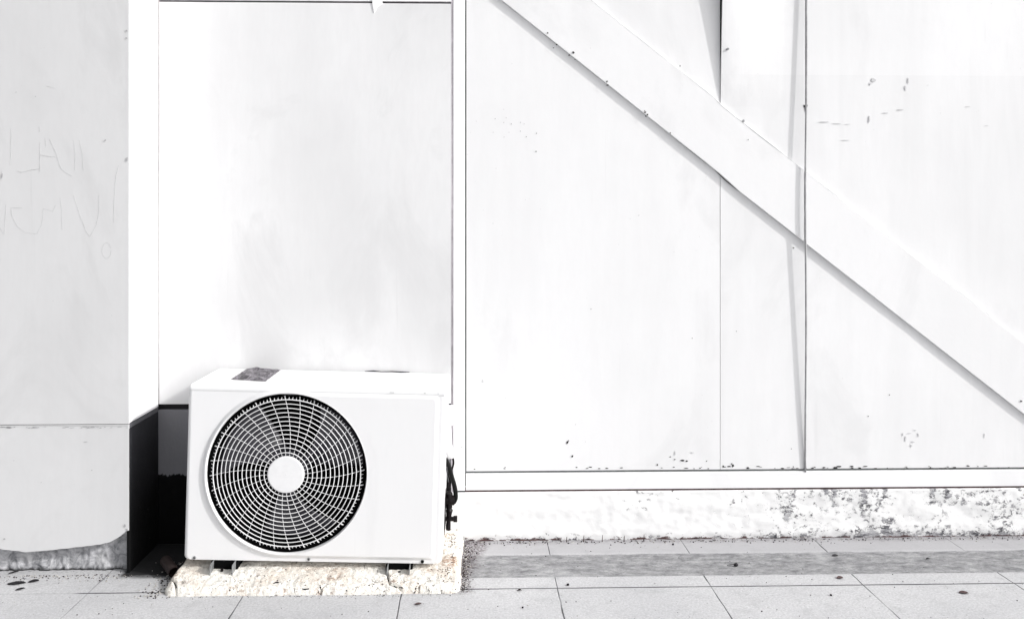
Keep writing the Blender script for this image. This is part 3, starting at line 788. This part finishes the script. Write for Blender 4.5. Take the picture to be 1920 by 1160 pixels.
# guard: rings, swirled spokes, short outer fingers
rh = 34 * px2m; r1, r2 = 40.4 * px2m, 136.8 * px2m
def gy(r): return .0005 - .0145 * (1 - (r / r2) ** 2)
mb = MB()
for i in range(13):
    f = i / 12; r = r1 + (r2 - r1) * (f ** .97)
    mb.tube([(FX + r*math.cos(2*math.pi*a/120), gy(r), FZ + r*math.sin(2*math.pi*a/120)) for a in range(120)], (.00140 if i < 12 else .0018), 7, closed=True)
def sang(r, base): return base - R(11.5) * (1 - (r - rh) / (r2 - rh))
for s in range(32):
    b = R(81.6 + 11.25 * s)
    mb.tube([(FX + r*math.cos(sang(r, b)), gy(r) + .0022, FZ + r*math.sin(sang(r, b))) for r in [rh - .003 + (r2 + .0115 - rh + .003) * q / 16 for q in range(17)]], .0009, 6)
rnd = random.Random(5)
for s in range(128):
    a = R(81.6 + 2.8125 * s); long = s % 4 == 0; e = .0125 if long else .0085
    bend = 0.0 if not long else R(.3)
    r0 = r2 - .001
    mb.tube([(FX + r0*math.cos(a), gy(r2), FZ + r0*math.sin(a)), (FX + (r0+e*.6)*math.cos(a+bend*.4), gy(r2) + .001, FZ + (r0+e*.6)*math.sin(a+bend*.4)),
             (FX + (r0+e)*math.cos(a+bend), gy(r2) + .005, FZ + (r0+e)*math.sin(a+bend))], [.0013, .0012, .0009], 6)
guard = acp(mb, 'fan_guard', M_WIRE, smooth=True)
mb = MB(); seg = 64; vs = []; fs = []
prof = [(rh, -.010), (rh, -.0150), (rh - .0015, -.0165), (rh - .004, -.0171), (.02, -.0173), (.0005, -.01735)]
for r, y in prof: vs += [(FX + r*math.cos(2*math.pi*i/seg), y, FZ + r*math.sin(2*math.pi*i/seg)) for i in range(seg)]
for a in range(len(prof)-1):
    for i in range(seg): j = (i+1) % seg; fs.append((a*seg+i, a*seg+j, (a+1)*seg+j, (a+1)*seg+i))
mb.add(vs, fs); acp(mb, 'hub_cap', M_WIRE, parent=guard)
# screws along the lower lip
for (px, py, dark) in ((365, 1044.5, 0), (579, 1047.5, 0), (792, 1052, 1)):
    p = la(px, py, 0); mb = MB()
    mb.tube([(p.x, -.0028, p.z), (p.x, .002, p.z)], .0052 if dark else .0048, 18)
    s = acp(mb, 'screw', M_RUBB if dark else M_GALV, label='black screw at the right of the lower lip' if dark else None, bevel=.0012)
    mb = MB(); mb.box(p.x - .0030, p.x + .0030, -.0033, -.0027, p.z - .0007, p.z + .0007); mb.box(p.x - .0007, p.x + .0007, -.0034, -.00275, p.z - .0030, p.z + .0030)
    acp(mb, 'slot', M_RUBB, parent=s)
# crumpled dark sticker on the lid
zt = A0.z + H
sa, sb, sc_, sd_ = [loc(floor(px, py, zt + .0)) for px, py in ((432, 716), (497, 718), (527, 695.5), (466, 693.5))]
mb = MB(); vs = []; nu, nv = 26, 44
for j in range(nv + 1):
    for i in range(nu + 1):
        u, v = i / nu, j / nv
        p = (sa * (1-u) + sb * u) * (1-v) + (sd_ * (1-u) + sc_ * u) * v
        y = min(p.y, D - .006)
        edge = min(u, 1-u, v, 1-v) * 12
        z = H + .0008 + min(1, edge) * max(0, .0035 + .007 * mn.noise(Vector((p.x * 40, y * 26, 2)))) + (.006 * max(0, v - .8) * max(0, mn.noise(Vector((u * 5, 9, 1)))) * 5)
        vs.append((p.x + .002 * mn.noise(Vector((v * 9, u * 3, 5))), y, z))
fs = [(j*(nu+1)+i, j*(nu+1)+i+1, (j+1)*(nu+1)+i+1, (j+1)*(nu+1)+i) for j in range(nv) for i in range(nu)]
mb.add(vs, fs); acp(mb, 'sticker', M_STICK, label='crumpled dark foil sticker on the lid')
# uneven black strip along the rear edge of the lid
mb = MB(); mb.tube([(la(px, 694, D).x, D - .002, H + .001 + .0012 * math.sin(px * .2)) for px in (684, 700, 716, 735, 752, 768)], [.001, .0022, .0013, .0018, .0022, .0009], 6)
acp(mb, 'rear_strip', M_RUBB)
# scuffs on the lid
for px, py, w in ((735, 721, .014), (797, 720, .006), (822, 720, .003)):
    mb = MB()
    p = la(px, py, -.004); mb.tube([(p.x - w/2, -.0042, H - .012), (p.x, -.0046, H - .0118), (p.x + w/2, -.0042, H - .0122)], .0006, 5)
    acp(mb, 'scuff_mark', M_CHIP)
# feet
def foot_bracket(pxa, pxb, depth_y, skew):
    a, b = la(pxa, 1070, -.035), la(pxb, 1070, -.035); t = .0022; zb = -.040
    mb = MB()
    mb.box(a.x, b.x, depth_y, .08, zb, zb + t)
    mb.box(a.x, a.x + t, depth_y, .08, zb + t + .0001, .001); mb.box(b.x - t, b.x, depth_y, .08, zb + t + .0001, .001)
    f = acp(mb, 'mounting_foot', M_GALV)
    mb = MB(); c = (a.x + b.x) / 2 + skew
    mb.tube([(c, depth_y + .022, zb + t), (c, depth_y + .022, zb + .010)], .010, 6); mb.tube([(c, depth_y + .022, zb + .010), (c, depth_y + .022, zb + .022)], .0045, 10)
    acp(mb, 'anchor_bolt', M_VALVE, parent=f)
    mb = MB(); mb.box(a.x - .006, b.x + .006, depth_y + .034, .085, zb + .001, -.001); acp(mb, 'foot_core', M_BLACK, parent=f)
foot_bracket(393, 436, -.036, -.004); foot_bracket(725, 768, -.036, .002)
for x in (-.27, .27):
    mb = MB(); mb.box(x - .03, x + .03, D - .07, D - .01, -.028, .001); acp(mb, 'rear_foot', M_BLACK)
# right-hand fittings: service cover, wrap, valves, tubes
hx = hw
mb = MB(); p = la(843, 778, .14)
mb.box(hx - .002, hx + .022, .10, .22, p.z - .028, p.z + .018); acp(mb, 'side_handle', M_LID, bevel=.008)
mb = MB(); q0, q1, q2, q3, q4 = la(838, 790, .19), la(838, 815, .19), la(841, 830, .19), la(844, 848, .19), la(845, 858, .19)
mb.tube([(hx + .004, .19, q0.z), (hx + .006, .19, q1.z), (q2.x, .19, q2.z), (q3.x, .19, q3.z), (q4.x + .001, .19, q4.z)], [.008, .009, .010, .014, .011], 16)
acp(mb, 'wrapped_pipe', M_TAPE, smooth=True)
def vp(px, py, dy=.19): p = la(px, py, dy); return Vector((p.x, dy, p.z))
mb = MB(); mb.box(hx - .001, hx + .0025, .14, .235, vp(832, 992).z, vp(832, 922).z); vb = acp(mb, 'valve_plate', M_VALVE, bevel=.0008)
mb = MB()
mb.tube([vp(829, 937), vp(833, 937)], .018, 6)
mb.tube([vp(833, 937), vp(842, 937), vp(843, 937), vp(852, 937)], [.014, .014, .0165, .0165], 16)
mb.tube([vp(842, 920), vp(842, 924), vp(842, 952)], [.006, .0125, .011], 12)
acp(mb, 'gas_valve', M_VALVE, smooth=False, bevel=.0008)
mb = MB()
mb.tube([vp(829, 972), vp(836, 972)], .016, 6)
mb.tube([vp(836, 972), vp(850, 972), vp(850.5, 972), vp(857.5, 972)], [.008, .008, .0112, .0112], 6)
mb.tube([vp(842, 950), vp(842.5, 956), vp(842, 962), vp(841, 978), vp(840.5, 984), vp(840.5, 993)], [.006, .0125, .010, .0075, .0088, .0080], 10)
acp(mb, 'liquid_valve', M_VALVE, smooth=False, bevel=.0006)
mb = MB()
def spline(P, n=10):
    out = []
    for i in range(len(P) - 1):
        p0, p1, p2, p3 = P[max(i-1,0)], P[i], P[i+1], P[min(i+2, len(P)-1)]
        for j in range(n):
            t = j / n
            out.append(.5 * ((2*p1) + (p2-p0)*t + (2*p0-5*p1+4*p2-p3)*t*t + (3*p1-p0-3*p2+p3)*t**3))
    out.append(P[-1]); return out
mb.tube(spline([vp(834, 859), vp(841, 872), vp(846, 890), vp(851.5, 908), vp(854, 922), vp(854, 934), vp(850, 942)]), .0078, 12)
acp(mb, 'insulated_hose', M_RUBB, smooth=True)
mb = MB(); mb.tube(spline([vp(847, 853, .2), vp(850, 862, .2), vp(849.5, 872, .2), vp(844, 888, .2), vp(842, 905, .2), vp(841.5, 924, .2)]), .0036, 10)
mb.tube([vp(844.5, 861, .2), vp(848, 855, .2), vp(851.5, 861, .2)], [.0008, .0022, .0008], 6)
acp(mb, 'copper_tube', M_VALVE, smooth=True)
mb = MB(); mb.tube([vp(835, 866), vp(837.5, 882), vp(841, 903)], .0016, 8); acp(mb, 'signal_wire', M_GALV, smooth=True)

# ------------------------------------------------------------------ drain pipe stub in the corner
a = floor(312, 1058, .03); b = Vector((a.x + .075, a.y + .01, .022)); d = b - a
mb = MB(); p0 = floor(310, 1050, .035); p1 = p0 + Vector((.05, -.06, -.012))
n = 20; tv = (p1 - p0).normalized()
mb.tube([p0, p1], .017, 20, caps=False); mb.tube([p0, p1], .0145, 20, caps=False)
pp = mb.build('drain_pipe', M_PIPE, None, smooth=True, off=p0)
tag(pp, 'short brown drain pipe stub in the dark corner left of the slab', 'pipe')

# ------------------------------------------------------------------ small things on the paving
def leaf(px, py, L, Wd, rot, label, mat=M_LEAF, name='fallen_leaf', cat='leaf', group='fallen leaves on the paving'):
    c = floor(px, py); mb = MB(); n = 8; vs = []; fs = []
    for i in range(n + 1):
        t = i / n; w = Wd * math.sin(math.pi * min(max(t, .04), .97)) ** .8 / 2; zc = .002 + .0012 * math.sin(t * 2.6)
        for q in (-1, 0, 1):
            x = (t - .5) * L; y = q * w
            vs.append((c.x + x*math.cos(rot) - y*math.sin(rot), c.y + x*math.sin(rot) + y*math.cos(rot), zc + (.0014 * abs(q) if w > .002 else 0)))
    for i in range(n):
        for q in (0, 1): fs.append((i*3+q, (i+1)*3+q, (i+1)*3+q+1, i*3+q+1))
    m2 = len(vs); vs += [(v[0], v[1], v[2] - .0008) for v in vs]; fs += [tuple(j + m2 for j in f)[::-1] for f in fs]
    mb.add(vs, fs); o = mb.build(name, mat, None, smooth=True, off=c)
    return tag(o, label, cat, group)
M_DLEAF = plain('blackened_leaf', (0.022, 0.020, 0.024), 0.7, 0.3, var=0.5, scale=120)
leaf(1575, 1083.5, .022, .016, .2, 'small reddish leaf on the light strip just above the long paving joint')
leaf(1807, 1111.5, .026, .018, -.3, 'brown leaf lying on the slab below the long joint near the right edge')
leaf(784, 1133, .020, .012, .1, 'faint brown leaf on the paving right in front of the mortar slab')
leaf(974, 1107, .014, .008, .1, 'tiny grey leaf just below the long joint to the right of the mortar slab', M_GRIT)
leaf(1566, 1042, .020, .012, -.3, 'dark leaf on the dirty cement band under the flaking part of the plinth', M_DLEAF)
leaf(1740, 1048, .014, .008, 0, 'tiny dark leaf on the dirty cement band, rightmost of the leaves there', M_DLEAF)
leaf(31, 1094, .052, .022, .15, 'largest blackened leaf on the paving in front of the pier', M_DLEAF)
leaf(63, 1090, .030, .018, .3, 'oval blackened leaf just right of the largest one in front of the pier', M_DLEAF)
leaf(38, 1105, .026, .012, .5, 'blackened leaf nearest the camera in front of the pier', M_DLEAF)
leaf(25, 1074, .030, .009, .7, 'narrow blackened leaf closest to the concrete foot of the pier', M_DLEAF)
def pebble(px, py, r, label, mat=M_GRIT, stalk=0):
    c = floor(px, py); mb = MB(); mb.blob((c.x, c.y, r * .7), r, r * .9, r * .8, int(px), seg=9, rings=6, jit=.18)
    if stalk: mb.tube([(c.x, c.y, r), (c.x - .014, c.y - .002, r * 1.0), (c.x - stalk, c.y, .004)], [.0015, .001, .0007], 6)
    o = mb.build('pebble' if not stalk else 'seed_pod', mat, None, smooth=True, off=(c.x, c.y, 0)); return tag(o, label, 'pebble' if not stalk else 'seed pod')
pebble(1380, 1061, .0075, 'dark round seed pod with a short stalk on the cement band', M_DLEAF, .030)
pebble(1065, 1097, .0045, 'dark pebble by the crossing of two paving joints right of the slab', M_DLEAF)
pebble(1262, 1021, .0042, 'dark pebble on the paving near the middle joint below the plinth', M_DLEAF)
pebble(980, 1139, .0032, 'black pebble in the foreground just left of the first cross joint', M_DLEAF)
pebble(1558, 1116, .0034, 'black pebble standing alone on the foreground slab below the reddish leaf', M_DLEAF)
# five iron spikes at the foot of the plinth
names = ['first', 'second', 'third', 'fourth', 'fifth']
for i, (px, hh) in enumerate(((1062, .018), (1094, .022), (1129, .023), (1170, .020), (1207, .024))):
    b = at(px, 1012, YW - .018); b.z = 0; mb = MB()
    mb.tube([b + Vector((0, 0, -.002)), b + Vector((.001, .001, hh * .6)), b + Vector((.002, .002, hh))], [.0018, .0014, .0007], 6)
    o = mb.build('iron_spike', M_RUST, None, off=b)
    tag(o, 'rusty iron spike at the plinth foot, %s of five counted from the slab' % names[i], 'spike', 'rusty spikes along the plinth foot')

# loose grit, one mass
rnd = random.Random(21); mb = MB(); mb2 = MB()
def grit(x, y, r, m=None, z=0.0): (m or mb).blob((x, y, z + r * .5), r, r * rnd.uniform(.6, 1.2), r * .6, rnd.random(), seg=6, rings=4, jit=.3)
for _ in range(620):
    x = rnd.uniform(-.04, 3.2); grit(x, YW - .012 - abs(rnd.gauss(0, .014)), rnd.uniform(.0008, .0028), mb if rnd.random() < .7 else mb2)
for _ in range(420):
    y = rnd.uniform(2.42, 2.80); x = PX1 + .004 + abs(rnd.gauss(0, .012 + .05 * max(0, y - 2.55)))
    grit(x, y, rnd.uniform(.0007, .0024), mb if rnd.random() < .75 else mb2)
for _ in range(260):
    grit(PX0 - .004 - abs(rnd.gauss(0, .035)), rnd.uniform(2.40, 2.66), rnd.uniform(.0008, .003), mb if rnd.random() < .55 else mb2)
for _ in range(200):
    grit(rnd.uniform(PX0, PX1), PY0 - .002 - abs(rnd.gauss(0, .008)), rnd.uniform(.0006, .0018), mb if rnd.random() < .6 else mb2)
for _ in range(260):
    x = rnd.uniform(-1.7, XPI + .02); grit(x, YP - .012 - abs(rnd.gauss(0, .018)), rnd.uniform(.0008, .0026), mb if rnd.random() < .6 else mb2)
for _ in range(330):
    grit(rnd.uniform(-1.7, 2.2), rnd.uniform(2.2, 2.80), rnd.uniform(.0005, .0020) * (1.4 if rnd.random() < .06 else 1), mb if rnd.random() < .8 else mb2)
o = mb.build('dark_grit', M_GRIT); tag(o, 'dark grit and crumbs scattered over the paving and along the wall foot', kind='stuff')
o = mb2.build('pale_grit', M_CHALK); tag(o, 'pale crumbs of render scattered along the wall and slab edges', kind='stuff')
